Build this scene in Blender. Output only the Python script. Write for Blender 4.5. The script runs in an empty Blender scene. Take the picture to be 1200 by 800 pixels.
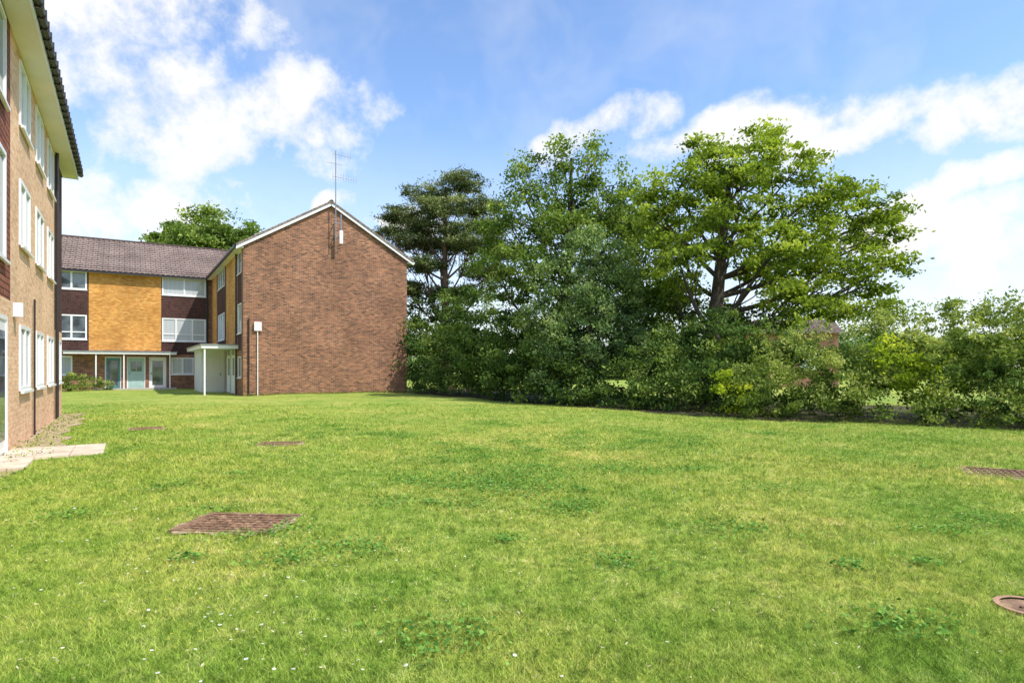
import bpy, math, random
import numpy as np
from mathutils import Vector
random.seed(3); rng=np.random.default_rng(7)
sc=bpy.context.scene
ROT=math.radians(32)
CG,SG=math.cos(ROT),math.sin(ROT)
def L2W(X,Y): return (X*CG-Y*SG, X*SG+Y*CG)

# ---------------- materials ----------------
def newmat(name):
    m=bpy.data.materials.new(name); m.use_nodes=True
    nt=m.node_tree; b=nt.nodes['Principled BSDF']
    return m,nt,b
def N(nt,t,**k):
    n=nt.nodes.new(t)
    for a,v in k.items(): setattr(n,a,v)
    return n
def ramp(nt,fac,stops):
    r=N(nt,'ShaderNodeValToRGB'); e=r.color_ramp.elements
    while len(e)>1: e.remove(e[-1])
    e[0].position=stops[0][0]; e[0].color=(*stops[0][1],1)
    for p,c in stops[1:]:
        x=e.new(p); x.color=(*c,1)
    nt.links.new(fac,r.inputs[0]); return r.outputs[0]
def mixc(nt,fac,a,b,mode='MIX'):
    m=N(nt,'ShaderNodeMix',data_type='RGBA',blend_type=mode)
    for i,v in ((0,fac),(6,a),(7,b)):
        if hasattr(v,'is_linked'): nt.links.new(v,m.inputs[i])
        else: m.inputs[i].default_value=v if i==0 else (*v,1)
    return m.outputs[2]
def noise(nt,vec,scale,detail=3,rough=.55):
    n=N(nt,'ShaderNodeTexNoise'); n.inputs['Scale'].default_value=scale
    n.inputs['Detail'].default_value=detail; n.inputs['Roughness'].default_value=rough
    if vec is not None: nt.links.new(vec,n.inputs['Vector'])
    return n.outputs['Fac']
def bump(nt,b,h,strength=.5,dist=.02):
    n=N(nt,'ShaderNodeBump'); n.inputs['Strength'].default_value=strength; n.inputs['Distance'].default_value=dist
    nt.links.new(h,n.inputs['Height']); nt.links.new(n.outputs[0],b.inputs['Normal'])
def plain(name,col,rough=.6,metal=0,var=.15,scale=6):
    m,nt,b=newmat(name)
    tc=N(nt,'ShaderNodeTexCoord')
    f=noise(nt,tc.outputs['Object'],scale,4)
    lo=tuple(c*(1-var) for c in col); hi=tuple(min(1,c*(1+var)) for c in col)
    nt.links.new(ramp(nt,f,[(.3,lo),(.7,hi)]),b.inputs['Base Color'])
    b.inputs['Roughness'].default_value=rough; b.inputs['Metallic'].default_value=metal
    return m
def brick_mat(name,c1,c2,c3,mortar,bw=.225,rh=.075,ms=.008,bs=.5,blotch=.35,c4=None):
    m,nt,b=newmat(name)
    uv=N(nt,'ShaderNodeUVMap'); uv.uv_map='UVMap'
    def bt(a,c,off):
        t=N(nt,'ShaderNodeTexBrick'); t.inputs['Scale'].default_value=1
        t.inputs['Brick Width'].default_value=bw; t.inputs['Row Height'].default_value=rh
        t.inputs['Mortar Size'].default_value=ms; t.inputs['Mortar Smooth'].default_value=.3
        t.inputs['Color1'].default_value=(*a,1); t.inputs['Color2'].default_value=(*c,1)
        t.inputs['Mortar'].default_value=(*mortar,1)
        mp=N(nt,'ShaderNodeMapping'); mp.inputs['Location'].default_value=(off*bw,off*rh*2,0)
        nt.links.new(uv.outputs[0],mp.inputs[0]); nt.links.new(mp.outputs[0],t.inputs['Vector'])
        return t
    t1=bt(c1,c2,0); t2=bt(c3,c4 or c1,34)
    mp=N(nt,'ShaderNodeMapping'); mp.inputs['Scale'].default_value=(1,2.6,1); nt.links.new(uv.outputs[0],mp.inputs[0])
    f=noise(nt,mp.outputs[0],4.4,4,.8)
    f2=ramp(nt,f,[(.44,(0,0,0)),(.56,(1,1,1))])
    c=mixc(nt,f2,t1.outputs['Color'],t2.outputs['Color'])
    g=noise(nt,uv.outputs[0],.5,4,.65)
    sh=ramp(nt,g,[(.32,(1-blotch,)*3),(.66,(1.05,1.05,1.05))])
    c=mixc(nt,1.0,c,sh,'MULTIPLY')
    nt.links.new(c,b.inputs['Base Color']); b.inputs['Roughness'].default_value=.85
    b.inputs['Specular IOR Level'].default_value=.2
    inv=N(nt,'ShaderNodeMath',operation='SUBTRACT'); inv.inputs[0].default_value=1
    nt.links.new(t1.outputs['Fac'],inv.inputs[1])
    bump(nt,b,inv.outputs[0],bs,.01)
    return m
M={}
M['brown_brick']=brick_mat('brown_brick',(.44,.175,.09),(.10,.04,.028),(.52,.25,.13),(.38,.27,.19),c4=(.08,.038,.03),ms=.010,blotch=.3)
M['tan_brick']=brick_mat('tan_brick',(.86,.53,.32),(.60,.31,.16),(.92,.64,.41),(.64,.50,.36),blotch=.18)
M['orange_brick']=brick_mat('orange_brick',(.86,.40,.085),(.50,.17,.03),(.92,.54,.17),(.58,.34,.12),blotch=.3,c4=(.50,.19,.03),ms=.010)
M['tile_hang']=brick_mat('hung_tile',(.12,.06,.05),(.065,.032,.032),(.15,.078,.062),(.02,.012,.012),bw=.17,rh=.11,ms=.01)
M['red_tile']=brick_mat('red_hung_tile',(.34,.12,.08),(.2,.07,.05),(.42,.16,.10),(.06,.025,.02),bw=.17,rh=.11,ms=.012)
M['roof_tile']=brick_mat('roof_tile',(.31,.235,.20),(.23,.165,.14),(.37,.285,.245),(.09,.065,.055),bw=.3,rh=.34,ms=.014,bs=.3)
M['red_brick']=brick_mat('red_brick',(.52,.22,.15),(.4,.16,.11),(.6,.28,.2),(.45,.34,.28))
M['white']=plain('white_upvc',(.82,.82,.81),.35,0,.03)
M['cream']=plain('cream_soffit',(.82,.77,.72),.6,0,.06,1.5)
M['dark']=plain('black_gutter',(.03,.025,.025),.4)
M['grey']=plain('grey_lead',(.25,.26,.28),.6)
M['metal']=plain('galvanised_metal',(.30,.31,.33),.4,.6)
M['concrete']=plain('concrete',(.42,.38,.32),.9,0,.2,8)
M['teal']=plain('teal_paint',(.07,.22,.25),.4,0,.08)
M['sage']=plain('sage_paint',(.36,.52,.48),.45,0,.08)
def glassm(name,a,b_,sc_=1.2):
    m,nt,b=newmat(name); tc=N(nt,'ShaderNodeTexCoord')
    f=noise(nt,tc.outputs['Object'],sc_,2)
    nt.links.new(ramp(nt,f,[(.4,a),(.6,b_)]),b.inputs['Base Color'])
    b.inputs['Roughness'].default_value=.04; b.inputs['IOR'].default_value=1.8
    return m
M['glass']=glassm('window_glass',(.05,.06,.07),(.15,.18,.20))
m,nt,b=newmat('net_curtain'); uv=N(nt,'ShaderNodeUVMap'); uv.uv_map='UVMap'
w=N(nt,'ShaderNodeTexWave'); w.inputs['Scale'].default_value=4; w.inputs['Distortion'].default_value=1.5
nt.links.new(uv.outputs[0],w.inputs[0])
nt.links.new(ramp(nt,w.outputs['Fac'],[(0,(.34,.37,.38)),(1,(.6,.62,.63))]),b.inputs['Base Color'])
b.inputs['Roughness'].default_value=.08; M['curtain']=m

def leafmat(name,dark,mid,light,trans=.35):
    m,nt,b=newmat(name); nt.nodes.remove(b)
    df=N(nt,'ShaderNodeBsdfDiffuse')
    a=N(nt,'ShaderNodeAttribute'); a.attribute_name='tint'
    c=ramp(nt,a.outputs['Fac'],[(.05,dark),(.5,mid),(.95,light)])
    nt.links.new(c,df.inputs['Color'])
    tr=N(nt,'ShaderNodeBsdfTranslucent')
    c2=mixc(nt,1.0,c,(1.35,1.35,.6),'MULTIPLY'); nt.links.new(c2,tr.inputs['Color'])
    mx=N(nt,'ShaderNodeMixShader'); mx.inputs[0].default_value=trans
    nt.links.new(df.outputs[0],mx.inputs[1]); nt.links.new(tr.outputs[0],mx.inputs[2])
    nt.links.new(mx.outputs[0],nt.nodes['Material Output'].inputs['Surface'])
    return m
M['leaf_bright']=leafmat('leaf_bright',(.08,.13,.02),(.27,.36,.05),(.55,.62,.11),.38)
M['leaf_mid']=leafmat('leaf_mid',(.055,.10,.025),(.18,.27,.055),(.43,.52,.13),.34)
M['leaf_dark']=leafmat('leaf_dark',(.035,.07,.02),(.11,.185,.045),(.33,.42,.10),.26)
M['leaf_grey']=leafmat('leaf_grey',(.055,.10,.04),(.17,.26,.09),(.42,.51,.20),.26)
M['leaf_hedge']=leafmat('leaf_hedge',(.05,.09,.02),(.19,.265,.055),(.54,.58,.17),.28)
M['leaf_yellow']=leafmat('leaf_yellow',(.16,.25,.02),(.42,.52,.05),(.66,.70,.10),.4)
M['needle']=leafmat('pine_needle',(.045,.075,.03),(.16,.20,.07),(.40,.43,.18),.15)
M['blossom']=leafmat('blossom',(.45,.45,.32),(.65,.65,.5),(.8,.8,.7),.3)
M['bark']=plain('bark',(.085,.065,.05),.95,0,.4,5)
M['pine_bark']=plain('pine_bark',(.18,.11,.075),.95,0,.4,5)

def grass_color(nt,mult):
    g=N(nt,'ShaderNodeNewGeometry'); P=g.outputs['Position']
    a=noise(nt,P,.55,5,.66); b_=noise(nt,P,3.4,5,.75); c_=noise(nt,P,.13,2)
    base=ramp(nt,b_,[(.28,(.215*mult,.32*mult,.06*mult)),(.46,(.385*mult,.475*mult,.09*mult)),(.6,(.52*mult,.57*mult,.14*mult)),(.78,(.66*mult,.61*mult,.26*mult))])
    patch=ramp(nt,a,[(.33,(.56,.75,.56)),(.45,(.88,.96,.88)),(.58,(1.08,1.03,1.08)),(.70,(1.32,1.12,1.5))])
    c=mixc(nt,1.0,base,patch,'MULTIPLY')
    s=noise(nt,P,14,2,.6)
    c=mixc(nt,1.0,c,ramp(nt,s,[(.33,(.58,.64,.6)),(.55,(1.08,1.06,1.05))]),'MULTIPLY')  # small noise spots put the shading of tufts into the grass colour
    patch2=ramp(nt,c_,[(.35,(.88,.95,.9)),(.65,(1.1,1.04,1.05))])
    return mixc(nt,1.0,c,patch2,'MULTIPLY'),P
m,nt,b=newmat('lawn'); c,P=grass_color(nt,.93)
fine=noise(nt,P,38,3,.8)
c=mixc(nt,1.0,c,ramp(nt,fine,[(.3,(.45,.5,.45)),(.65,(1.2,1.16,1.15))]),'MULTIPLY')
nt.links.new(c,b.inputs['Base Color']); b.inputs['Roughness'].default_value=.9; b.inputs['Specular IOR Level'].default_value=.1
bump(nt,b,fine,.8,.04); M['lawn']=m
m,nt,b=newmat('grass_blade'); nt.nodes.remove(b); df=N(nt,'ShaderNodeBsdfDiffuse'); c,P=grass_color(nt,1.12)
a=N(nt,'ShaderNodeAttribute'); a.attribute_name='tint'
c=mixc(nt,1.0,c,ramp(nt,a.outputs['Fac'],[(0,(.35,.45,.4)),(.5,(.95,1,.95)),(.9,(1.28,1.15,1.1)),(1,(1.7,1.3,2.4))]),'MULTIPLY')
nt.links.new(c,df.inputs['Color'])
tr=N(nt,'ShaderNodeBsdfTranslucent'); nt.links.new(c,tr.inputs[0]); mx=N(nt,'ShaderNodeMixShader'); mx.inputs[0].default_value=.3
nt.links.new(df.outputs[0],mx.inputs[1]); nt.links.new(tr.outputs[0],mx.inputs[2]); nt.links.new(mx.outputs[0],nt.nodes['Material Output'].inputs['Surface'])
M['blade']=m

# ---------------- mesh builder ----------------
class MB:
    def __init__(s,name,parent=None):
        s.name=name; s.v=[]; s.f=[]; s.uv=[]; s.mi=[]; s.mats=[]; s.parent=parent; s.smooth=False
    def m(s,k):
        if k not in s.mats: s.mats.append(k)
        return s.mats.index(k)
    def poly(s,pts,mat,uvs=None):
        i=len(s.v); s.v+= [tuple(p) for p in pts]; s.f.append(tuple(range(i,i+len(pts))))
        s.mi.append(s.m(mat)); s.uv+= uvs if uvs else [(p[0]+p[1],p[2]) for p in pts]
    def hexa(s,p,mat):
        for q in ((0,3,2,1),(4,5,6,7),(0,1,5,4),(1,2,6,5),(2,3,7,6),(3,0,4,7)):
            s.poly([p[k] for k in q],mat)
    def box(s,x0,x1,y0,y1,z0,z1,mat):
        s.hexa([(x0,y0,z0),(x1,y0,z0),(x1,y1,z0),(x0,y1,z0),(x0,y0,z1),(x1,y0,z1),(x1,y1,z1),(x0,y1,z1)],mat)
    def tube(s,path,rad,mat,sides=7):
        path=[Vector(p) for p in path]; i0=len(s.v); n=len(path)
        for k,p in enumerate(path):
            d=(path[min(k+1,n-1)]-path[max(k-1,0)]).normalized()
            a=d.orthogonal().normalized(); b=d.cross(a)
            for j in range(sides):
                t=2*math.pi*j/sides; q=p+(a*math.cos(t)+b*math.sin(t))*rad[k]; s.v.append(tuple(q))
        mi=s.m(mat)
        for k in range(n-1):
            for j in range(sides):
                f=(i0+k*sides+j,i0+k*sides+(j+1)%sides,i0+(k+1)*sides+(j+1)%sides,i0+(k+1)*sides+j)
                s.f.append(f); s.mi.append(mi); s.uv+=[(0,0)]*4
    def build(s):
        me=bpy.data.meshes.new(s.name); me.from_pydata(s.v,[],s.f)
        for k in s.mats: me.materials.append(M[k])
        me.polygons.foreach_set('material_index',s.mi)
        u=me.uv_layers.new(name='UVMap'); u.data.foreach_set('uv',np.array(s.uv,dtype=np.float32).ravel())
        if s.smooth: me.polygons.foreach_set('use_smooth',[True]*len(s.f))
        me.update(); o=bpy.data.objects.new(s.name,me); sc.collection.objects.link(o)
        if s.parent: o.parent=s.parent
        return o
def empty(name,rot=0,loc=(0,0,0)):
    e=bpy.data.objects.new(name,None); e.rotation_euler=(0,0,rot); e.location=loc
    sc.collection.objects.link(e); return e

class Wall:
    def __init__(s,O,U,Nn): s.O=Vector(O); s.U=Vector(U); s.N=Vector(Nn)
    def p(s,u,n,z): 
        q=s.O+s.U*u+s.N*n; return (q.x,q.y,z)
    def box(s,mb,u0,u1,n0,n1,z0,z1,mat):
        P=[s.p(u0,n0,z0),s.p(u1,n0,z0),s.p(u1,n1,z0),s.p(u0,n1,z0),s.p(u0,n0,z1),s.p(u1,n0,z1),s.p(u1,n1,z1),s.p(u0,n1,z1)]
        mb.hexa(P,mat)
    def build(s,name,parent,u0,u1,z0,z1,base,regions,holes,depth=.12):
        mb=MB(name,parent)
        us=sorted({u0,u1,*[v for r in regions+holes for v in r[:2] if u0<v<u1]})
        zs=sorted({z0,z1,*[v for r in regions+holes for v in r[2:4] if z0<v<z1]})
        for a,b_ in zip(us,us[1:]):
            for c_,d in zip(zs,zs[1:]):
                mu,mz=(a+b_)/2,(c_+d)/2
                if any(h[0]<mu<h[1] and h[2]<mz<h[3] for h in holes): continue
                mat=base
                for r in regions:
                    if r[0]<mu<r[1] and r[2]<mz<r[3]: mat=r[4]
                mb.poly([s.p(a,0,c_),s.p(b_,0,c_),s.p(b_,0,d),s.p(a,0,d)],mat,[(a,c_),(b_,c_),(b_,d),(a,d)])
        for h in holes:
            a,b_,c_,d=h[:4]
            for e in (((a,c_),(b_,c_)),((b_,c_),(b_,d)),((b_,d),(a,d)),((a,d),(a,c_))):
                (q,w),(r,t)=e
                mb.poly([s.p(q,0,w),s.p(r,0,t),s.p(r,-depth,t),s.p(q,-depth,w)],base)
        return mb.build()
    def window(s,mb,u0,u1,z0,z1,panes=(1,),glass='glass',rec=.05,transom=None,sill=True,fr=.055):
        n1=-rec; n0=-rec-.06
        s.box(mb,u0,u1,n0,n1,z0,z0+fr,'white'); s.box(mb,u0,u1,n0,n1,z1-fr,z1,'white')
        s.box(mb,u0,u0+fr,n0,n1,z0+fr,z1-fr,'white'); s.box(mb,u1-fr,u1,n0,n1,z0+fr,z1-fr,'white')
        tot=sum(panes); x=u0
        for p in panes[:-1]:
            x+=(u1-u0)*p/tot; s.box(mb,x-fr*.6,x+fr*.6,n0,n1,z0+fr,z1-fr,'white')
        if transom: 
            zt=z0+(z1-z0)*transom; s.box(mb,u0+fr,u1-fr,n0,n1+.004,zt-fr*.4,zt+fr*.4,'white')
        mb.poly([s.p(u0+.02,n0+.02,z0+.02),s.p(u1-.02,n0+.02,z0+.02),s.p(u1-.02,n0+.02,z1-.02),s.p(u0+.02,n0+.02,z1-.02)],glass,[(u0,z0),(u1,z0),(u1,z1),(u0,z1)])
        if sill: s.box(mb,u0-.03,u1+.03,n1,max(.04,n1+.05),z0-.05,z0-.003,'white')
    def door(s,mb,u0,u1,z0,z1,col,glass=True,rec=.05):
        n1=-rec; n0=n1-.06; f=.07
        s.box(mb,u0,u0+f,n0,n1,z0,z1,'white'); s.box(mb,u1-f,u1,n0,n1,z0,z1,'white'); s.box(mb,u0+f,u1-f,n0,n1,z1-f,z1,'white')
        s.box(mb,u0+f,u1-f,n0,n1-.02,z0,z1-f,col)
        a,b_=u0+f+.12,u1-f-.12
        if glass=='full':
            s.box(mb,a,b_,n1-.02,n1-.012,z0+.25,z1-.25,'glass')
        elif glass:
            for k in range(2): s.box(mb,a+.02+(b_-a)/2*k,a-.02+(b_-a)/2*(k+1),n1-.02,n1-.012,z1-.95,z1-.3,'glass')
            for k in range(2): s.box(mb,a+.02+(b_-a)/2*k,a-.02+(b_-a)/2*(k+1),n1-.02,n1-.008,z0+.2,z0+.95,col)
        s.box(mb,b_+.03,b_+.08,n1-.02,n1+.03,z0+.95,z0+1.1,'metal')

def roof_slope(mb,P0,U,length,V,slen,mat='roof_tile'):
    P0=Vector(P0);U=Vector(U).normalized();V=Vector(V).normalized(); Nn=U.cross(V)
    if Nn.z<0: Nn=-Nn
    nu=int(length/.075)+1; course=.34; nc=max(1,round(slen/course)); course=slen/nc
    rows=[]
    for i in range(nc): rows+= [(i*course,.045),((i+1)*course,.0)]
    i0=len(mb.v); mi=mb.m(mat)
    for v,h in rows:
        for j in range(nu+1):
            u=length*j/nu
            q=P0+U*u+V*v+Nn*(h+.022*math.sin(2*math.pi*u/.3)); mb.v.append(tuple(q))
    for r in range(len(rows)-1):
        for j in range(nu):
            a=i0+r*(nu+1)+j; mb.f.append((a,a+1,a+nu+2,a+nu+1)); mb.mi.append(mi)
            u0,u1=length*j/nu,length*(j+1)/nu; v0,v1=rows[r][0],rows[r+1][0]
            mb.uv+=[(u0,v0),(u1,v0),(u1,v1),(u0,v1)]

H=7.7; RZ=10.3; SL=(RZ-H)/4.4
# =============== gable block with wing ===============
flats=empty('brick_apartment_building',ROT)
X0,X1,Y0,YC,Y1=4.93,13.73,33.5,47.4,56.2; XM=(X0+X1)/2
g=MB('gable_wall',flats)
g.poly([(X0,Y0,-.3),(X1,Y0,-.3),(X1,Y0,H),(X0,Y0,H)],'brown_brick',[(0,-.3),(8.8,-.3),(8.8,H),(0,H)])
g.poly([(X0,Y0,H),(X1,Y0,H),(XM,Y0,RZ)],'brown_brick',[(0,H),(8.8,H),(4.4,RZ)])
g.poly([(X1,Y0,-.3),(X1,Y1,-.3),(X1,Y1,H),(X1,Y0,H)],'brown_brick',[(0,-.3),(22,-.3),(22,H),(0,H)])
g.poly([(X1,Y1,-.3),(-9,Y1,-.3),(-9,Y1,H),(X1,Y1,H)],'brown_brick')
g.poly([(-9,YC,-.3),(-9,Y1,-.3),(-9,Y1,H),(-9,(YC+Y1)/2,RZ),(-9,YC,H)],'brown_brick',[(0,0),(8,0),(8,H),(4,RZ),(0,H)])
g.poly([(X0,Y1,H),(X1,Y1,H),(XM,Y1,RZ)],'brown_brick',[(0,H),(8.8,H),(4.4,RZ)])
g.build()
sw=Wall((X0,Y0,0),(0,1,0),(-1,0,0)); T=YC-Y0
wins=[(.55,1.75,6.3,7.45),(.55,1.75,3.2,4.75),(7.0,10.1,6.35,7.5),(7.0,10.1,3.1,4.75),(.6,1.7,.9,2.0)]
sw.build('side_wall',flats,0,T,-.3,H,'brown_brick',
  [(.5,1.8,2.3,H,'tile_hang'),(2.3,6.4,2.6,H,'orange_brick'),(6.4,10.6,2.3,H,'tile_hang'),(11,13.2,2.6,H,'orange_brick')],wins)
mb=MB('side_windows',flats)
for i,w in enumerate(wins): sw.window(mb,*w,panes=(1,1,1) if w[1]-w[0]>2 else (1,),glass='curtain' if i%2 else 'glass',rec=-.02)
mb.build()
mb=MB('side_porch',flats)
sw.box(mb,1.6,10.6,.003,1.75,2.42,2.60,'white'); sw.box(mb,1.55,10.65,.003,1.8,2.6,2.65,'grey')
sw.box(mb,6.3,10.4,.003,1.35,-.1,2.42,'white')
pf=Wall((X0-1.35,Y0+6.3,0),(1,0,0),(0,-1,0))
pf.box(mb,.22,1.12,.003,.03,.05,2.1,'cream'); pf.box(mb,.05,.14,.003,.05,0,2.4,'white'); pf.box(mb,1.18,1.26,.003,.05,0,2.4,'white'); pf.box(mb,1.0,1.05,.03,.07,.95,1.1,'metal')
pf.box(mb,.17,.22,.003,.045,0,2.15,'white'); pf.box(mb,1.12,1.17,.003,.045,0,2.15,'white')
for k in range(2):
    u=2.3+k*1.8
    sw.box(mb,u,u+.08,.003,.09,0,2.4,'white'); sw.box(mb,u+1.25,u+1.33,.003,.09,0,2.4,'white')
    sw.box(mb,u+.08,u+1.25,.003,.05,0.02,2.1,'white'); sw.box(mb,u+.25,u+1.05,.05,.058,1.0,1.95,'glass'); sw.box(mb,u+.08,u+1.25,.003,.04,2.12,2.4,'glass')
sw.box(mb,1.65,1.73,1.55,1.63,0,2.42,'white')
mb.build()
ww=Wall((X0,YC,0),(-1,0,0),(0,-1,0)); WL=13.9
wins=[(.35,3.0,6.3,7.5),(.35,3.0,3.2,4.75),(7.15,8.75,6.35,7.5),(7.15,8.75,3.2,4.75),(9.6,12.5,6.35,7.5),(9.6,12.5,3.2,4.75),(1.1,2.45,.95,2.1),(7.9,9.0,.95,2.15)]
doors=[(2.75,3.75,0,2.12),(3.95,5.0,0,2.12),(5.3,6.2,0,2.12)]
ww.build('wing_wall',flats,0,WL,-.3,H,'brown_brick',
  [(0.2,3.05,2.3,H,'tile_hang'),(3.05,7.05,2.55,H,'orange_brick'),(7.05,9.2,2.3,H,'tile_hang'),(9.2,13,2.3,H,'tile_hang')],wins+doors)
mb=MB('wing_windows',flats)
gl=['curtain','curtain','glass','glass','glass','glass','curtain','curtain']
for i,w in enumerate(wins):
    ww.window(mb,*w,panes=(1,1.2,1) if i==1 else ((1,1) if w[1]-w[0]>1.3 else (1,)),glass=gl[i],fr=.085,transom=.3 if i in(1,3) else None,rec=.0)
mb.build()
mb=MB('wing_doors',flats)
ww.door(mb,*doors[0],'white','full'); ww.door(mb,*doors[1],'sage'); ww.door(mb,*doors[2],'teal','full')
mb.build()
mb=MB('wing_porch_canopy',flats)
ww.box(mb,2.2,8.3,.003,1.1,2.28,2.42,'white'); ww.box(mb,2.15,8.35,.003,1.15,2.42,2.47,'grey')
for u in (2.55,5.12,6.6): ww.box(mb,u,u+.07,.95,1.02,0,2.28,'white')
ww.box(mb,2.2,6.8,.003,1.3,-.02,.08,'concrete')
mb.build()
ov=.35; cs=math.hypot(4.4,RZ-H); vL=(4.4/cs,0,(RZ-H)/cs)
mb=MB('tiled_roof',flats)
full=cs*(4.4+ov)/4.4
roof_slope(mb,(X0-ov,Y0-.2,H-ov*SL+.08),(0,1,0),Y1-Y0+.4,vL,full)
roof_slope(mb,(X1+ov,Y0-.2,H-ov*SL+.08),(0,1,0),Y1-Y0+.4,(-vL[0],0,vL[2]),full)
YM=(YC+Y1)/2
roof_slope(mb,(-9.2,YC-ov,H-ov*SL+.075),(1,0,0),XM+9.2,(0,vL[0],vL[2]),full)
roof_slope(mb,(-9.2,Y1+ov,H-ov*SL+.075),(1,0,0),XM+9.2,(0,-vL[0],vL[2]),full)
mb.tube([(XM,Y0-.2,RZ+.08),(XM,Y1+.2,RZ+.08)],[.11,.11],'roof_tile',8)
mb.tube([(-9.2,YM,RZ+.08),(XM,YM,RZ+.08)],[.11,.11],'roof_tile',8)
mb.build()
mb=MB('bargeboards_and_gutters',flats)
def barge(xa,za,xb,zb,y0,y1,t,mat):
    mb.hexa([(xa,y0,za),(xb,y0,zb),(xb,y1,zb),(xa,y1,za),(xa,y0,za+t),(xb,y0,zb+t),(xb,y1,zb+t),(xa,y1,za+t)],mat)
e=ov*SL
barge(X0-ov,H-e-.13,XM,RZ-.13,Y0-.16,Y0-.12,.17,'white'); barge(XM,RZ-.13,X1+ov,H-e-.13,Y0-.16,Y0-.12,.17,'white')
barge(X0-ov,H-e+.043,XM,RZ+.043,Y0-.2,Y0-.1,.1,'roof_tile'); barge(XM,RZ+.043,X1+ov,H-e+.043,Y0-.2,Y0-.1,.1,'roof_tile')
barge(X0-ov,H-e-.03,XM,RZ-.03,Y0-.118,Y0+.01,.02,'cream'); barge(XM,RZ-.03,X1+ov,H-e-.03,Y0-.118,Y0+.01,.02,'cream')
mb.box(X0-ov+.02,X0-.003,Y0-.1,YC-ov,H-.24,H-.2,'cream'); mb.box(X0-ov-.11,X0-ov,Y0-.1,YC-ov-.1,H-.27,H-.15,'dark')
mb.box(X1+.003,X1+ov,Y0-.1,Y1,H-.24,H-.2,'white'); mb.box(X1+ov,X1+ov+.11,Y0-.1,Y1,H-.27,H-.15,'white')
mb.box(-9,X0-ov-.1,YC-ov,YC-.003,H-.24,H-.2,'cream'); mb.box(-9,X0-ov-.12,YC-ov-.11,YC-ov,H-.27,H-.15,'dark')
mb.build()
mb=MB('wall_pipes_and_meter_box',flats)
mb.box(X0+.5,X0+.85,Y0-.14,Y0-.003,3.3,3.75,'cream'); mb.tube([(X0+.67,Y0-.06,3.3),(X0+.67,Y0-.06,0)],[.03,.03],'cream')
mb.tube([(X0+.25,Y0-.06,3.9),(X0+.25,Y0-.06,0)],[.035,.035],'dark')
mb.tube([(X0-.06,Y0+2.05,H-.2),(X0-.06,Y0+2.05,0)],[.04,.04],'dark'); mb.tube([(X0+.02-.3,YC-.08,H-.2),(X0-.28,YC-.08,0)],[.05,.05],'dark')
mb.build()
ant=empty('tv_antenna',ROT)
mb=MB('antenna_mast_and_elements',ant); ax=XM+.15; ay=Y0-.42
mb.tube([(ax,ay,8.2),(ax,ay,13.1)],[.03,.03],'metal'); mb.tube([(ax+.28,ay,8.4),(ax+.28,ay,9.7)],[.04,.04],'metal')
for z in (8.5,9.2): mb.tube([(ax,Y0,z),(ax,ay,z)],[.025,.025],'metal'); mb.tube([(ax,ay,z),(ax+.28,ay,z)],[.02,.02],'metal')
mb.box(ax+.18,ax+.36,ay-.12,ay-.05,8.1,8.8,'white')
for z,l,n,wd in ((12.9,.9,7,.16),(11.7,1.2,10,.2)):
    mb.tube([(ax-.15,ay,z),(ax+l,ay+.25,z+.05)],[.017,.017],'metal',5)
    for k in range(n):
        t=k/(n-1); x=ax-.15+(l+.15)*t; y=ay+.25*t
        mb.tube([(x,y,z-wd+.05*t),(x,y,z+wd+.05*t)],[.011,.011],'metal',4)
mb.tube([(ax-.5,ay,12.4),(ax+.4,ay+.1,12.4)],[.014,.014],'metal',4)
mb.build()

# =============== left block ===============
left=empty('tan_brick_apartment_building',ROT)
LX,LY1,LY0=-1.74,23.5,4.0; LXW=-10.5
lw=Wall((LX,LY1,0),(0,-1,0),(1,0,0)); LL=LY1-LY0; HL=7.7
wins=[]
for z0,z1 in ((6.0,7.25),(3.75,5.0),(1.0,2.25)):
    wins+=[(2.7,4.1,z0,z1),(5.0,6.4,z0,z1),(7.4,8.8,z0,z1)]
wins+=[(10.4,13,5.75,7.25),(10.4,13,3.2,5.0),(.4,1.7,1.0,2.25)]
dr=[(10.2,12.0,0,2.3)]
lw.build('front_wall',left,0,LL,-.3,HL,'tan_brick',[(0,2.2,2.5,HL,'tile_hang'),(0,2.2,-.3,2.5,'tan_brick'),(9.8,LL,2.6,HL,'red_tile')],wins+dr)
mb=MB('front_windows',left)
for i,w in enumerate(wins): lw.window(mb,*w,panes=(1,1) if w[1]-w[0]<2 else (1,1,1),glass='curtain' if i in(1,2,5,7) else 'glass',rec=-.03,fr=.07)
lw.door(mb,*dr[0],'white','full',rec=-.02)
mb.build()
mb=MB('end_and_back_walls',left)
mb.poly([(LX,LY1,-.3),(LXW,LY1,-.3),(LXW,LY1,HL),((LX+LXW)/2,LY1,RZ),(LX,LY1,HL)],'brown_brick',[(0,0),(8.8,0),(8.8,HL),(4.4,RZ),(0,HL)])
mb.poly([(LX,LY0,-.3),(LXW,LY0,-.3),(LXW,LY0,HL),((LX+LXW)/2,LY0,RZ),(LX,LY0,HL)],'brown_brick',[(0,0),(8.8,0),(8.8,HL),(4.4,RZ),(0,HL)])
mb.poly([(LXW,LY0,-.3),(LXW,LY1,-.3),(LXW,LY1,HL),(LXW,LY0,HL)],'brown_brick')
mb.build()
mb=MB('roof_and_soffit',left)
ol=.38; fl=cs*(4.38+ol)/4.38
roof_slope(mb,(LX+ol,LY0-.3,HL-ol*SL+.1),(0,1,0),LL+.6,(-vL[0],0,vL[2]),fl)
roof_slope(mb,(LXW-ol,LY0-.3,HL-ol*SL+.1),(0,1,0),LL+.6,vL,fl)
mb.box(LX+.003,LX+ol,LY0-.3,LY1+.25,HL-.32,HL-.26,'cream'); mb.box(LX+ol,LX+ol+.03,LY0-.3,LY1+.28,HL-.34,HL-.14,'white')
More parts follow.
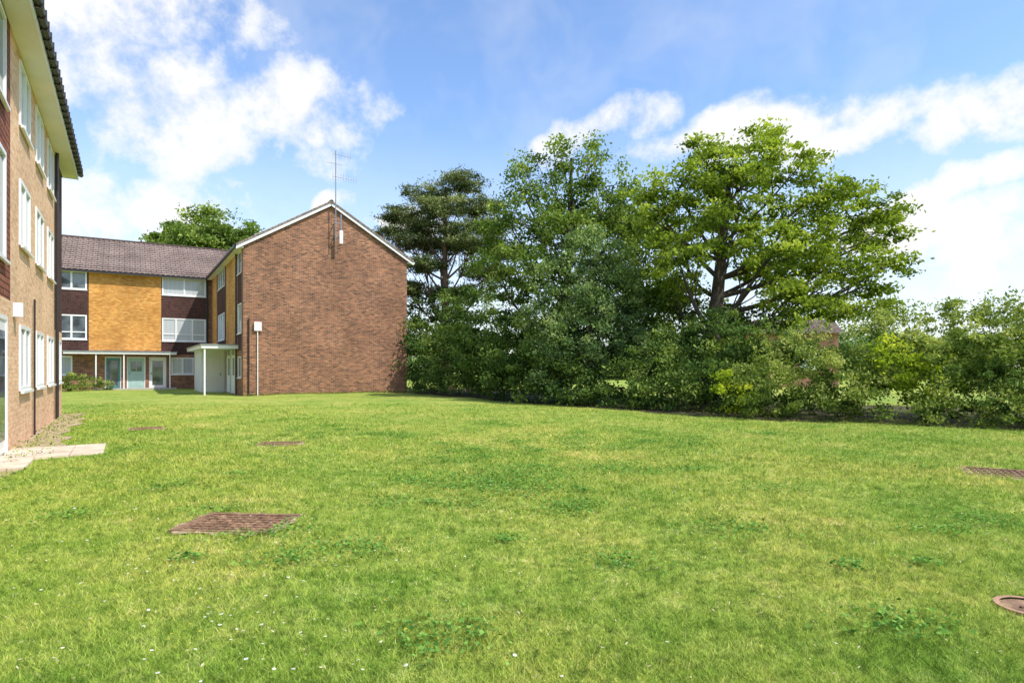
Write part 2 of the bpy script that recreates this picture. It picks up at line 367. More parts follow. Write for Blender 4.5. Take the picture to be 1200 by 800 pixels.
mb.tube([(LX+ol+.09,LY0-.3,HL-.17),(LX+ol+.09,LY1+.3,HL-.17)],[.07,.07],'dark',8)
mb.box(LXW,LX+ol,LY1+.25,LY1+.30,HL-.32,HL-.1,'dark')
k=0
while k<LL*2.4:
    y=LY1-.2-k/2.4; mb.box(LX+ol+.03,LX+ol+.17,y-.015,y+.015,HL-.26,HL-.08,'dark'); k+=1
mb.build()
mb=MB('pipes_and_lamp',left)
mb.tube([(LX+.07,LY1-2.35,HL-.3),(LX+.07,LY1-2.35,0)],[.045,.045],'dark')
mb.box(LX+.003,LX+.14,LY1-9.53,LY1-9.4,2.35,2.6,'white')
mb.tube([(LX+.04,LY1-6.9,2.9),(LX+.04,LY1-6.9,0)],[.02,.02],'dark')
mb.build()

hs=empty('distant_brick_house',math.radians(-15),(19.8,47,0))
mb=MB('walls_and_windows',hs)
mb.box(-4,4,-3,3,-.2,3.9,'red_brick'); mb.box(-3,-1.8,-3.03,-3.003,1.2,2.4,'white'); mb.box(-2.9,-1.9,-3.04,-3.031,1.3,2.3,'glass'); mb.box(1.5,2.8,-3.03,-3.003,1.2,2.4,'white')
mb.build()
mb=MB('house_roof',hs)
roof_slope(mb,(-4.3,-3.4,3.8),(1,0,0),8.6,(0,.94,.34),3.6); roof_slope(mb,(-4.3,3.4,3.8),(1,0,0),8.6,(0,-.94,.34),3.6); mb.build()

# =============== ground ===============
def hgt(x,y):
    r=np.hypot(x,y); f=np.clip((r-2)/6,0,1)*np.clip((60-r)/20,0,1)
    return f*(.03*np.sin(x*.55+1)*np.sin(y*.42)+.02*np.sin(x*1.3+y*.9))
def axis():
    a=list(np.arange(-40,60.1,.8)); b=[];v=62
    while v<3000: b.append(v); v*=1.35
    c=[];v=-42
    while v>-3000: c.append(v); v*=1.35
    return np.array(c[::-1]+a+b)
ax_=axis(); gx,gy=np.meshgrid(ax_,ax_,indexing='xy'); gz=hgt(gx,gy)
n=len(ax_); V=np.stack([gx,gy,gz],-1).reshape(-1,3)
idx=np.arange(n*n).reshape(n,n); F=np.stack([idx[:-1,:-1],idx[:-1,1:],idx[1:,1:],idx[1:,:-1]],-1).reshape(-1,4)
me=bpy.data.meshes.new('ground'); me.from_pydata(V.tolist(),[],F.tolist()); me.materials.append(M['lawn'])
me.polygons.foreach_set('use_smooth',[True]*len(F)); go=bpy.data.objects.new('ground',me); sc.collection.objects.link(go)

def polys(name,V,nper,mat,tint=None,parent=None):
    V=np.asarray(V,dtype=np.float32).reshape(-1,3); nv=len(V); nf=nv//nper
    me=bpy.data.meshes.new(name); me.vertices.add(nv); me.vertices.foreach_set('co',V.ravel())
    me.loops.add(nv); me.loops.foreach_set('vertex_index',np.arange(nv,dtype=np.int32))
    me.polygons.add(nf); me.polygons.foreach_set('loop_start',np.arange(0,nv,nper,dtype=np.int32))
    me.update(calc_edges=True)
    if tint is not None:
        a=me.attributes.new('tint','FLOAT','POINT'); a.data.foreach_set('value',np.repeat(np.clip(tint,0,1),nper).astype(np.float32))
    me.materials.append(mat); o=bpy.data.objects.new(name,me); sc.collection.objects.link(o)
    if parent: o.parent=parent
    return o
covers=[]
def excluded(x,y):
    X=x*CG+y*SG; Y=-x*SG+y*CG
    e=(X<LX+.08)&(Y<LY1+.1)
    e|=(X<-.3)&(Y>12.15)&(Y<13.8)
    for cx,cy,hx,hy,r in covers:
        dx,dy=x-cx,y-cy; c_,s_=math.cos(r),math.sin(r)
        e|=(np.abs(dx*c_+dy*s_)<hx)&(np.abs(-dx*s_+dy*c_)<hy)
    return e
def ramped(name,stops,scale,rough=.9,bm=.6):
    m,nt,b=newmat(name); tc=N(nt,'ShaderNodeTexCoord'); f=noise(nt,tc.outputs['Object'],scale,5,.7)
    nt.links.new(ramp(nt,f,stops),b.inputs['Base Color']); b.inputs['Roughness'].default_value=rough
    b.inputs['Specular IOR Level'].default_value=.2; bump(nt,b,f,bm,.02); return m
M['rust']=ramped('rusty_cover',[(.35,(.13,.08,.05)),(.5,(.24,.145,.09)),(.62,(.36,.23,.14)),(.75,(.48,.38,.26))],9,.85,.2)
M['soil']=ramped('bare_soil',[(.35,(.26,.18,.12)),(.6,(.52,.40,.28)),(.75,(.66,.55,.42))],14)
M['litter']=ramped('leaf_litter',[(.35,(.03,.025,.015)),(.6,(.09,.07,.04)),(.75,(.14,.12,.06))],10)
M['terracotta']=plain('terracotta',(.42,.24,.16),.9,0,.2,12)
def cover(x,y,hx,hy,r):
    covers.append((x,y,hx-.012,hy-.012,r)); z=float(hgt(np.array(x),np.array(y)))
    mb=MB('manhole_cover')
    bx=mb.box
    bx(-hx,hx,-hy,-hy+.05,-.05,.02,'rust'); bx(-hx,hx,hy-.05,hy,-.05,.02,'rust')
    bx(-hx,-hx+.05,-hy+.05,hy-.05,-.05,.019,'rust'); bx(hx-.05,hx,-hy+.05,hy-.05,-.05,.019,'rust')
    bx(-hx+.05,hx-.05,-hy+.05,hy-.05,-.05,.002,'rust')
    nx=int((hx*2-.14)/.075); ny=int((hy*2-.14)/.075)
    for i in range(nx):
        for j in range(ny):
            px=-hx+.075+(i+.5)*(2*hx-.15)/nx; py=-hy+.075+(j+.5)*(2*hy-.15)/ny
            if (i+j)%2: bx(px-.032,px+.032,py-.018,py+.018,.001,.018,'rust')
            else: bx(px-.018,px+.018,py-.032,py+.032,.001,.018,'rust')
    o=mb.build(); o.location=(x,y,z); o.rotation_euler=(0,0,r)
    rm=MB('worn_soil_rim',o); n=36; hx2,hy2=hx-.01,hy-.01
    def rect(t,ax,ay):
        c_,s_=math.cos(t),math.sin(t); k=1/max(abs(c_)/ax,abs(s_)/ay); return c_*k,s_*k
    for q in range(n):
        t0,t1=2*math.pi*q/n,2*math.pi*(q+1)/n
        e0=.05+.035*math.sin(q*1.7)+.02*math.sin(q*3.1); e1=.05+.035*math.sin(((q+1)%n)*1.7)+.02*math.sin(((q+1)%n)*3.1)
        a=rect(t0,hx2,hy2); b_=rect(t1,hx2,hy2); c2=rect(t1,hx2+e1,hy2+e1); d2=rect(t0,hx2+e0,hy2+e0)
        rm.poly([(*a,.014),(*b_,.014),(*c2,.008),(*d2,.008)],'soil')
    rm.build()
cover(-2.53,5.66,.45,.33,math.radians(-5))
cover(6.75,8.3,.52,.40,math.radians(-30))
cover(-8.5,14.3,.33,.28,ROT)
cover(-4.35,11.5,.38,.28,.1)
mb=MB('round_drain_cover')
for r0,r1,z0 in ((.17,.14,.03),(.14,.0,.018)):
    for k in range(24):
        a,b_=2*math.pi*k/24,2*math.pi*(k+1)/24
        mb.poly([(r0*math.cos(a),r0*math.sin(a),z0),(r0*math.cos(b_),r0*math.sin(b_),z0),(r1*math.cos(b_),r1*math.sin(b_),z0),(r1*math.cos(a),r1*math.sin(a),z0)],'terracotta' if r1 else 'rust')
        if r1: mb.poly([(r0*math.cos(a),r0*math.sin(a),-.03),(r0*math.cos(b_),r0*math.sin(b_),-.03),(r0*math.cos(b_),r0*math.sin(b_),z0),(r0*math.cos(a),r0*math.sin(a),z0)],'terracotta')
mb.box(-.05,.05,-.008,.008,.015,.028,'rust')
o=mb.build(); o.location=(3.08,3.66,0); covers.append((3.08,3.66,.15,.15,0))
M['slab']=plain('paving_slab',(.62,.50,.38),.9,0,.22,3.5)
pe=empty('paving_path',ROT); mb=MB('slabs',pe)
for i in range(3):
    for j in range(3):
        xa=LX+.02+i*.46; ya=12.2+j*.52; dz=random.uniform(-.004,.004)
        mb.box(xa,xa+.45,ya,ya+.51,-.05,.032+dz,'slab')
for j in range(2): mb.box(LX+.02,LX+.5,11.0+j*.55,11.0+j*.55+.53,-.05,.035,'slab')
mb.build()
mb=MB('soil_strip'); ins=[];outs=[]
for k in range(70):
    ya=4+k*.283
    wa=.28+.1*math.sin(k*1.1)+.08*math.sin(k*.37)+(.35 if ya>13.8 else 0)
    ins.append(L2W(LX,ya)); outs.append(L2W(LX+wa,ya))
for k in range(69):
    q=[ins[k],outs[k],outs[k+1],ins[k+1]]
    mb.poly([(x,y,float(hgt(np.array(x),np.array(y)))+.018) for x,y in q],'soil')
mb.build()
edge=[(-6.3,36),(-3.2,30.6),(0,25.9),(2.7,21.8),(6.5,17.3),(11.4,13.8),(16,10.2),(19,7.8)]
ei=[]
for k in range(len(edge)-1):
    for t in np.linspace(0,1,12,endpoint=False):
        x=edge[k][0]*(1-t)+edge[k+1][0]*t; y=edge[k][1]*(1-t)+edge[k+1][1]*t
        j=.18*math.sin(x*2.3)+.12*math.sin(x*5.1+1)+.25
        ei.append((x+.55*j,y+.8*j))
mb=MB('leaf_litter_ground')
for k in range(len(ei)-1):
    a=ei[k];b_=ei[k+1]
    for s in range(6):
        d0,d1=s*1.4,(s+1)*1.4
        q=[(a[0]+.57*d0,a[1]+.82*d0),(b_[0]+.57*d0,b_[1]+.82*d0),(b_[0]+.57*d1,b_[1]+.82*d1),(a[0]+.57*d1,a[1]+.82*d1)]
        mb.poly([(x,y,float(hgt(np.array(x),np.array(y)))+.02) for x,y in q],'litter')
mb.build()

def blades(n,dmin,dmax):
    d=dmin*(dmax/dmin)**rng.random(n)
    t=rng.uniform(-1.0,1.0,n); x=t*d; y=d.copy()
    g=rng.random(n)<.4
    cx=rng.uniform(-1,1,n); 
    k2=rng.integers(0,n,n)
    near=np.argsort(d)  # tufts: pull grouped blades toward a shared random seed blade
    xs,ys=x[near].copy(),y[near].copy(); gi=(np.arange(n)//14)*14
    gm=g[near]; ang=rng.uniform(-1,1,n)
    seedx=xs[gi]; seedy=ys[gi]
    xs=np.where(gm,seedx+rng.normal(0,.02,n),xs); ys=np.where(gm,seedy+rng.normal(0,.02,n),ys)
    x,y,d,g=xs,ys,d[near],gm
    k=~excluded(x,y); x,y,d,g=x[k],y[k],d[k],g[k]; n=len(x)
    z=hgt(x,y); s=np.clip(d/5,.8,2.2)
    h=rng.uniform(.016,.04,n)*np.clip(d/6,1,1.35)*np.where(g,1.25,1); a=rng.uniform(0,2*math.pi,n); w=.0027*s*rng.uniform(.7,1.4,n)
    lean=rng.normal(0,1,(n,2))*(h*.75)[:,None]
    p0=np.stack([x-np.cos(a)*w,y-np.sin(a)*w,z-.003],-1); p1=np.stack([x+np.cos(a)*w,y+np.sin(a)*w,z-.003],-1)
    p2=np.stack([x+lean[:,0],y+lean[:,1],z+h],-1)
    return np.stack([p0,p1,p2],1),rng.random(n)
V,t=blades(600000,2.4,24)
polys('lawn_grass',V,3,M['blade'],t)
def leafquads(c,size,asp=.55,up=0.):
    n=len(c); u=rng.normal(0,1,(n,3)); u/=np.linalg.norm(u,axis=1)[:,None]
    w=rng.normal(0,1,(n,3)); w[:,2]+=up; 
    v=np.cross(w,u); v/=np.linalg.norm(v,axis=1)[:,None]+1e-9
    if up: u=np.cross(v,w); u/=np.linalg.norm(u,axis=1)[:,None]+1e-9
    s=(size*rng.uniform(.6,1.35,n))[:,None]
    return np.stack([c-u*s,c+v*s*asp-u*s*.1,c+u*s,c-v*s*asp-u*s*.1],1)
pts=[];tt=[]
cl=[(-.3,7.9,.9),(.2,8.4,.8),(-.6,7.4,.6),(-1.0,9.4,.7),(.6,6.2,.5),(.1,7.2,.7),(1.6,8.8,.8)]+[(rng.uniform(-5,6),rng.uniform(3,14),rng.uniform(.12,.5)) for _ in range(60)]
for cx,cy,r in cl:
    k=int(1300*r*r)+70; q=rng.normal(0,.5,(k,2))*r; pts.append(np.stack([cx+q[:,0],cy+q[:,1]*.8,rng.uniform(.025,.055,k)],-1)); tt.append(rng.uniform(.0,.8,k))
pts=np.concatenate(pts);tt=np.concatenate(tt); k=~excluded(pts[:,0],pts[:,1]); pts=pts[k];tt=tt[k]; pts[:,2]+=hgt(pts[:,0],pts[:,1])
M['clover']=leafmat('clover_leaf',(.06,.16,.03),(.15,.32,.06),(.3,.48,.10),.2)
polys('clover_patches',leafquads(pts,.014,.9,3),4,M['clover'],tt)
k=7000; x=rng.uniform(-7,9,k); y=rng.uniform(2.8,14,k); kk=~excluded(x,y); x,y=x[kk],y[kk]
M['dry']=leafmat('dry_thatch',(.35,.27,.14),(.55,.47,.28),(.7,.64,.45),.1)
polys('dry_grass_bits',leafquads(np.stack([x,y,hgt(x,y)+.034],-1),.011,.35,2),4,M['dry'],rng.random(len(x)))
mb=MB('daisies'); M['petal']=plain('daisy_petal',(.82,.82,.79),.6,0,.04); M['daisy_eye']=plain('daisy_eye',(.75,.55,.05),.6)
dc=[(-1.7,3.6),(-1.0,3.2),(-2.0,4.2),(-1.3,4.5),(-1.5,3.1),(-2.3,5.0)]
for k in range(190):
    c=random.choice(dc) if k<120 else (random.uniform(-4.5,1.5),random.uniform(2.8,8))
    x=random.gauss(c[0],.4); y=random.gauss(c[1],.35); z=.046; r=random.uniform(.006,.0105)
    tx,ty=random.uniform(-.3,.3),random.uniform(-.4,.2); eye=k%9==0
    for i in range(7):
        a=2*math.pi*i/7; b_=a+.62; q=[]
        for rr,an in ((0,a),(r,a),(r*1.05,(a+b_)/2),(r,b_)):
            dx,dy=rr*math.cos(an),rr*math.sin(an); q.append((x+dx,y+dy,z+dx*tx+dy*ty))
        mb.poly(q,'daisy_eye' if eye else 'petal')
    mb.poly([(x+r*.35*math.cos(j),y+r*.35*math.sin(j),z+.003) for j in (0,1.26,2.5,3.77,5.03)],'daisy_eye')
mb.build()

# =============== vegetation ===============
def subclumps(lobes,nsub,shell=.45):
    C=[];T=[];Lb=[]
    for li,l in enumerate(lobes):
        x,y,z,rx,ry,rz=l; k=max(4,int(nsub*(rx*rz)))
        d=rng.normal(0,1,(k,3)); d/=np.linalg.norm(d,axis=1)[:,None]
        r=(shell+(1.12-shell)*rng.random(k)**.6)[:,None]
        C.append(np.array([x,y,z])+d*r*np.array([rx,ry,rz])); T.append(np.clip(rng.normal(.42,.20,k)+.16*d[:,2],0,1)); Lb.append(np.full(k,li))  # tint rises towards lobe tops: light from above put into leaf colour
    return np.concatenate(C),np.concatenate(T),np.concatenate(Lb)
def foliage(name,lobes,mat,nsub,nleaf,cr,size,flat=.6,parent=None,asp=.55,shell=.45,zmin=.03,up=0.,sub=None):
    C,T,Lb=sub if sub else subclumps(lobes,nsub,shell)
    k=len(C); crs=(cr*rng.uniform(.6,1.4,k))
    P=np.repeat(C,nleaf,axis=0)+rng.normal(0,.5,(k*nleaf,3))*np.repeat(crs,nleaf)[:,None]*np.array([1,1,flat])
    t=np.repeat(T,nleaf)+rng.normal(0,.13,k*nleaf)
    g=P[:,2]>zmin; P=P[g];t=t[g]
    polys(name,leafquads(P,size,asp,up),4,M[mat],t,parent=parent)
def bez(a,b,c,n):
    return [tuple(np.array(a)*(1-t)**2+2*t*(1-t)*np.array(b)+t*t*np.array(c)) for t in np.linspace(0,1,n)]
def tree(name,base,top,tr,lobes,mat,bark,nsub,nleaf,cr,size,forks=.35,flat=.6,shell=.45,twigs=True,asp=.55,droop=0.,up=0.,lf=.5):
    e=empty(name); mb=MB('trunk_and_limbs',e); mb.smooth=True
    b0=np.array(base,float); tp=np.array(top,float); mid=(b0+tp)/2+rng.normal(0,.25,3)*np.array([1,1,0])
    n=14; tk=bez(b0-np.array([0,0,.2]),mid,tp,n); rad=[tr*(1.35 if i==0 else 1)*(1-.8*i/(n-1)) for i in range(n)]
    mb.tube(tk,rad,bark,10)
    sub=subclumps(lobes,nsub,shell)
    for li,l in enumerate(lobes):
        c=np.array(l[:3]); zt=b0[2]+(tp[2]-b0[2])*forks; f=forks+(1-forks)*np.clip((c[2]-zt)/(tp[2]-zt+.01)-.35,0,.9)
        i=int(np.clip(f,0,.95)*(n-1)); s=np.array(tk[i]); r=rad[i]*lf
        m_=(s+c)/2+np.array([0,0,-droop])+rng.normal(0,.35,3)+(c-s)*np.array([.15,.15,-.1])
        br=bez(s,m_,c,9); mb.tube(br,[r*(1-.8*k/8) for k in range(9)],bark,6)
        if twigs:
            for q in sub[0][sub[2]==li][::3]:
                k=random.randint(4,8); s2=np.array(br[k]); m2=(s2+q)/2+rng.normal(0,.12,3)
                mb.tube(bez(s2,m2,q,4),[.035,.028,.018,.008],bark,4)
    mb.build()
    foliage('leaf_crown',lobes,mat,0,nleaf,cr,size,flat,e,asp,shell,sub=sub,up=up)
    return e
def L(*a): return [(x,y,z,r,r*1.1,r*.72) for x,y,z,r in a]
big=L((9.3,24,9.6,1.4),(7.9,24.5,9.4,1.15),(6.5,24,8.4,1.15),(10.7,23.5,8.9,1.15),(8.6,23,8.1,1.4),(5.8,24.5,7.2,1.1),(11,24.2,7.3,1.2),
 (13.0,24,7.6,1.25),(14.1,23.5,6.6,1.0),(12.3,22.8,5.8,1.45),(14.3,24,4.9,.95),(13.4,23.5,3.8,1.25),(11.4,23.2,4.3,1.3),(9.4,22.3,5.6,1.25),
 (6.2,23,5.6,1.1),(9.3,26,7.2,1.3),(7.2,26,6.8,1.2),(12.2,25.5,6.5,1.3),(10.2,22,3.8,1.1),(7.6,24.5,10.1,.6),(9.9,24,10.4,.6),(5.5,24,8.4,.7),(14.8,24,5.7,.65),(6.8,25.5,4.5,1.2),(11.9,23.5,8.3,.7),(14.4,23.6,7.5,.6),(10.2,25,5.2,1.2),(7.9,22.8,6.7,1.1))
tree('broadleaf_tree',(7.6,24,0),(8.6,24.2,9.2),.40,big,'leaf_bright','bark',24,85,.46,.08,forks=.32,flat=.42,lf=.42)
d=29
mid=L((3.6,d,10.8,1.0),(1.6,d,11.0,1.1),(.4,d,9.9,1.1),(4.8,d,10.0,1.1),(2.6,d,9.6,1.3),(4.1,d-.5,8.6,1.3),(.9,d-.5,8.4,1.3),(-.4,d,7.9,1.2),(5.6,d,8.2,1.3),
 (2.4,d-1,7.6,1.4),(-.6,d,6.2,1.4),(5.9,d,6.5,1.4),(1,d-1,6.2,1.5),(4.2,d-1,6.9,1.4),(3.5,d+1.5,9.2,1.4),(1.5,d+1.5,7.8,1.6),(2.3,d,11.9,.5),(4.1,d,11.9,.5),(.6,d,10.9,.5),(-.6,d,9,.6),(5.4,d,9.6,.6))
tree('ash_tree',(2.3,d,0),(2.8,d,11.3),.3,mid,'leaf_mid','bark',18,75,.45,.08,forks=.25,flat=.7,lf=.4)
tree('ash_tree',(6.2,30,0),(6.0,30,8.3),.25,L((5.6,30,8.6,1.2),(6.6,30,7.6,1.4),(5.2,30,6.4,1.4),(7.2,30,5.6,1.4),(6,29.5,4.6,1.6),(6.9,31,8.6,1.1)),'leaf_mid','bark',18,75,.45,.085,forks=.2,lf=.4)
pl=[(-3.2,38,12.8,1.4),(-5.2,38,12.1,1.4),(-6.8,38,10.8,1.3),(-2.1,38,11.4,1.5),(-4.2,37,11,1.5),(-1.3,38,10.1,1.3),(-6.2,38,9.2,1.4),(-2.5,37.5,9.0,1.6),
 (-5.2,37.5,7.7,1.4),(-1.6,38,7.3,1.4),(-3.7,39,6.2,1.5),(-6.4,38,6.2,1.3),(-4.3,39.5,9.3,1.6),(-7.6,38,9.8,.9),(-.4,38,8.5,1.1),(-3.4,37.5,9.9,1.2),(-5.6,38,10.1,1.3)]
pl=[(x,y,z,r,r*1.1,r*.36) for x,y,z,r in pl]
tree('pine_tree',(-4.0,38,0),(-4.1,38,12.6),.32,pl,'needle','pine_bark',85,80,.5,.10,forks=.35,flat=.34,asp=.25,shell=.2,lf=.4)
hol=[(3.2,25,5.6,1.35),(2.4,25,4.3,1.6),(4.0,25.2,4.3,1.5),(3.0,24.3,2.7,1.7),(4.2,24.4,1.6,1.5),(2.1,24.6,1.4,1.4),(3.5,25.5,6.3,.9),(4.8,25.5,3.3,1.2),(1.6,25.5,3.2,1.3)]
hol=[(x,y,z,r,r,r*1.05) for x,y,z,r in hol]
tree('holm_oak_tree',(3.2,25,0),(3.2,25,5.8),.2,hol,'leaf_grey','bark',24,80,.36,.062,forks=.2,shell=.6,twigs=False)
tree('oak_tree',(-29,58,0),(-29,58,14),.5,L((-29,58,14.3,2.6),(-31.5,58,13.2,2.2),(-26.5,58,13.6,2.4),(-29,57,12,3),(-33,58,11.5,2),(-25,58,12,2)),'leaf_mid','bark',10,130,.75,.15,forks=.4)
def S(*a): return [(x,y,z,r,r,r*.95) for x,y,z,r in a]
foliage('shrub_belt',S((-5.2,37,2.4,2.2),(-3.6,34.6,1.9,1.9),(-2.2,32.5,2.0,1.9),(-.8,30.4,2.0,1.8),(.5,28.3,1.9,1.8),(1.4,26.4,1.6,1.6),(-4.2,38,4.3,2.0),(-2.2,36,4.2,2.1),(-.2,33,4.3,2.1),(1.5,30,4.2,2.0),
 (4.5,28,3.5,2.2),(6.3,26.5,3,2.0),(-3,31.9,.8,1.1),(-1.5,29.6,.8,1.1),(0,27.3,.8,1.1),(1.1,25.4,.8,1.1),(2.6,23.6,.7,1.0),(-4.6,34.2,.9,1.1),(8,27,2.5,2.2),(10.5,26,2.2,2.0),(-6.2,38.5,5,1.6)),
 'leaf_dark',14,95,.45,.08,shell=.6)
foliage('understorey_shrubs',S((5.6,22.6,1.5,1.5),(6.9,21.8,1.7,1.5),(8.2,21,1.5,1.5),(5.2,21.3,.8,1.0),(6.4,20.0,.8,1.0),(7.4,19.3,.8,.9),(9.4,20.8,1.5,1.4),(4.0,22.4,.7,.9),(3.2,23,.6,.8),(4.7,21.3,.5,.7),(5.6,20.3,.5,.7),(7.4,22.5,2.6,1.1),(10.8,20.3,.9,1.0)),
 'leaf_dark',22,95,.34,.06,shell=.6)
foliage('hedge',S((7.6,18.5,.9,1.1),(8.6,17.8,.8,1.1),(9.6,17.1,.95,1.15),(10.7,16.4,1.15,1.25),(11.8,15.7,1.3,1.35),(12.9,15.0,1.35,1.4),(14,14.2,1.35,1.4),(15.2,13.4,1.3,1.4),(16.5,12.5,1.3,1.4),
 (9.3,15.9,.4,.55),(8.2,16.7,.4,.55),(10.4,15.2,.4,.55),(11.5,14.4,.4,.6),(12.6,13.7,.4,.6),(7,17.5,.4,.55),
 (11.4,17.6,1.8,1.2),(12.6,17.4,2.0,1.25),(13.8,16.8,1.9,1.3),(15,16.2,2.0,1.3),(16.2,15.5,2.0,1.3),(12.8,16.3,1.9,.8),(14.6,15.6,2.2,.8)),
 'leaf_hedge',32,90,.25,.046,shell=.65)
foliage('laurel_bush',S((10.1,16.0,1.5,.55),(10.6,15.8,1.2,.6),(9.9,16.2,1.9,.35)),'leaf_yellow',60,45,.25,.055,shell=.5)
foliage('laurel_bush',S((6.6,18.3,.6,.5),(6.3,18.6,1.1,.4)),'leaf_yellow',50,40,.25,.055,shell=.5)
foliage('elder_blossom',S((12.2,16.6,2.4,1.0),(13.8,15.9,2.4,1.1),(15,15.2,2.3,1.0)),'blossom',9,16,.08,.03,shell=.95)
foliage('hedge_ivy',S((11.4,14.9,.9,.7),(9.0,17.0,.9,.6),(13.2,13.9,1.1,.8)),'leaf_dark',50,80,.2,.04,shell=.7)
P=[]
for k in range(90):
    t=random.random(); x=7.5+8*t; y=18.6-5*t+random.uniform(0,1.8); z0=1.9+1.0*min(1,t*1.6)
    hh=random.uniform(.2,.6); dx=random.gauss(0,.12)
    for j in range(5): P.append((x+dx*j/4,y,z0+hh*j/4))
foliage('hedge_shoots',None,'leaf_hedge',0,9,.13,.045,sub=(np.array(P),rng.uniform(.4,.9,len(P)),np.zeros(len(P))))
foliage('distant_tree_line',[(x+rng.uniform(-3,3),75+rng.uniform(-6,8),2.2,5,4,2.6+rng.uniform(0,1.4)) for x in range(-20,110,6)],'leaf_grey',5,80,1.1,.22,shell=.5)
foliage('poplar_tree',S((19.0,22,3.0,1.0),(19.9,22,3.6,1.1),(20.6,22,2.4,1.4)),'leaf_mid',14,60,.3,.05)
def LW(X,Y,z,r): x,y=L2W(X,Y); return (x,y,z,r)
foliage('low_shrubs',S(LW(-2.2,45.8,.45,.6),LW(-3.0,45.6,.5,.65),LW(-3.9,45.6,.5,.65),LW(-1.4,46,.35,.5),LW(-5,45.6,.5,.7)),'leaf_hedge',60,60,.25,.05)
P=[];
for k in range(260):
    X=LX+abs(random.gauss(.3,.2)); Y=random.uniform(9,23.4); P.append((*L2W(X,Y),.04))
for k in range(900):
    X=random.uniform(X0,X1); P.append((*L2W(X,Y0-abs(random.gauss(.05,.08))),.06))
foliage('weeds_by_wall',None,'leaf_mid',0,4,.07,.02,sub=(np.array(P),rng.random(len(P)),np.zeros(len(P))))

# =============== sun / sky ===============
sv=Vector((.8,-.4,1.15)).normalized()
sun=bpy.data.lights.new('sun','SUN'); sun.energy=5; sun.angle=math.radians(.5); sun.color=(1,.95,.87)
so=bpy.data.objects.new('sun',sun); so.rotation_euler=(sv).to_track_quat('Z','Y').to_euler(); sc.collection.objects.link(so)
w=bpy.data.worlds.new('World'); sc.world=w; w.use_nodes=True; nt=w.node_tree
try:
    w.cycles.sampling_method='MANUAL'; w.cycles.sample_map_resolution=256
except Exception as ex: print(ex)
bg=nt.nodes['Background']; sky=N(nt,'ShaderNodeTexSky'); sky.sky_type='NISHITA'; sky.sun_disc=False
sky.sun_elevation=math.asin(sv.z); sky.sun_rotation=math.atan2(sv.x,sv.y); sky.air_density=1.0; sky.dust_density=.6; sky.ozone_density=1.5
STR=.15; bg.inputs[1].default_value=STR
tc=N(nt,'ShaderNodeTexCoord'); D=tc.outputs['Generated']
nz=N(nt,'ShaderNodeTexNoise'); nz.inputs['Scale'].default_value=3.2; nz.inputs['Detail'].default_value=3; nz.inputs['Roughness'].default_value=.6
nt.links.new(D,nz.inputs['Vector'])
def vm(op,a,b=None):
    n=N(nt,'ShaderNodeVectorMath',operation=op)
    for i,v in enumerate((a,b)):
        if v is None: continue
        if hasattr(v,'is_linked'): nt.links.new(v,n.inputs[i])
        else: n.inputs[i].default_value=v
    return n
def mt(op,a,b=None,c=None,clamp=False):
    n=N(nt,'ShaderNodeMath',operation=op); n.use_clamp=clamp
    for i,v in enumerate((a,b,c)):
        if v is None: continue
        if hasattr(v,'is_linked'): nt.links.new(v,n.inputs[i])
        else: n.inputs[i].default_value=v
    return n.outputs[0]
off=vm('SUBTRACT',nz.outputs['Color'],(.5,.5,.5)); off2=vm('MULTIPLY',off.outputs[0],(.26,.26,.18)); DD=vm('ADD',D,off2.outputs[0]).outputs[0]
clouds=[(-29,22,8,5,-15),(-20,21.5,6.5,3.2,-12),(-33,28,8,4,0),(-30,12.5,8,3.6,0),
 (8,21,5,1.5,25),(16,21,5,1.5,20),(23,20,6,2.6,5),(28,18,6,1.7,22),(38,18.5,6,2.2,12),(35,13,5,1.3,20),(33,8,9,3.5,12),(-10.5,13,3,1.0,0),(-16,15,1.5,1.1,0),
 (-80,30,20,10,10),(90,30,20,10,0),(180,35,28,12,0),(20,60,22,10,20)]
acc=None
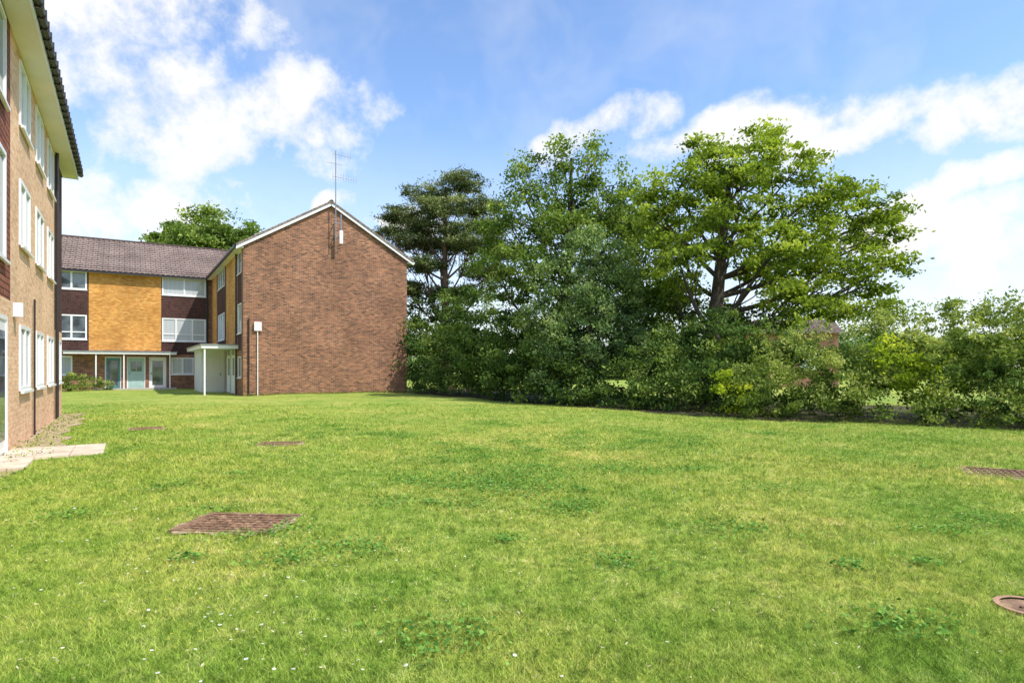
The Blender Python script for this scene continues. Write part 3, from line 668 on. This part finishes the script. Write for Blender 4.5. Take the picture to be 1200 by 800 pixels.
for az,el,hw,hh,tl in clouds:
    a,e_,t=map(math.radians,(az,el,tl))
    c=Vector((math.sin(a)*math.cos(e_),math.cos(a)*math.cos(e_),math.sin(e_)))
    U=Vector((math.cos(a),-math.sin(a),0)); Vv=U.cross(c); 
    if Vv.z<0: Vv=-Vv
    U2=U*math.cos(t)+Vv*math.sin(t); V2=Vv*math.cos(t)-U*math.sin(t)
    U2/=math.sin(math.radians(hw)); V2/=math.sin(math.radians(hh))
    p=vm('DOT_PRODUCT',DD,tuple(U2)).outputs['Value']; q=vm('DOT_PRODUCT',DD,tuple(V2)).outputs['Value']; r=vm('DOT_PRODUCT',DD,tuple(c)).outputs['Value']
    s=mt('MULTIPLY_ADD',p,p,mt('MULTIPLY',q,q)); 
    s=mt('ADD',s,mt('MULTIPLY',mt('LESS_THAN',r,0.),9.))
    acc=s if acc is None else mt('MINIMUM',acc,s)
acc=mt('MAXIMUM',mt('SUBTRACT',1.0,acc),-2.)
n2=noise(nt,D,12,7,.64); n3=noise(nt,DD,4.5,4,.6)
dens=mt('ADD',acc,mt('MULTIPLY',mt('SUBTRACT',n2,.5),5.2))
mr=N(nt,'ShaderNodeMapRange',interpolation_type='SMOOTHSTEP'); mr.inputs[1].default_value=-.7; mr.inputs[2].default_value=1.2
nt.links.new(dens,mr.inputs[0])
hz=N(nt,'ShaderNodeMapRange'); hz.inputs[1].default_value=.44; hz.inputs[2].default_value=.8; hz.inputs[4].default_value=.35; nt.links.new(n3,hz.inputs[0])
sep=N(nt,'ShaderNodeSeparateXYZ'); nt.links.new(D,sep.inputs[0])
low=N(nt,'ShaderNodeMapRange'); low.inputs[1].default_value=.36; low.inputs[2].default_value=.02; low.inputs[4].default_value=.75; nt.links.new(sep.outputs[2],low.inputs[0])
fac=mt('MAXIMUM',mr.outputs[0],mt('MAXIMUM',hz.outputs[0],low.outputs[0]),clamp=True)
ccol=ramp(nt,n2,[(.33,(.86,.89,.94)),(.52,(1,1,1))])
cs_=vm('SCALE',ccol); cs_.inputs['Scale'].default_value=1.05/STR
skyc=mixc(nt,1.0,sky.outputs[0],(1.5,1.65,1.85),'MULTIPLY')
nt.links.new(mixc(nt,fac,skyc,cs_.outputs[0]),bg.inputs[0])

cam=bpy.data.cameras.new('camera'); co=bpy.data.objects.new('camera',cam); sc.collection.objects.link(co)
co.location=(0,0,1.45); co.rotation_euler=(math.radians(90),0,0); cam.lens=21.6; cam.sensor_width=36; cam.shift_y=.025; cam.clip_end=6000; cam.clip_start=.05
sc.camera=co
sc.view_settings.view_transform='Standard'; sc.view_settings.look='None'; sc.view_settings.exposure=0
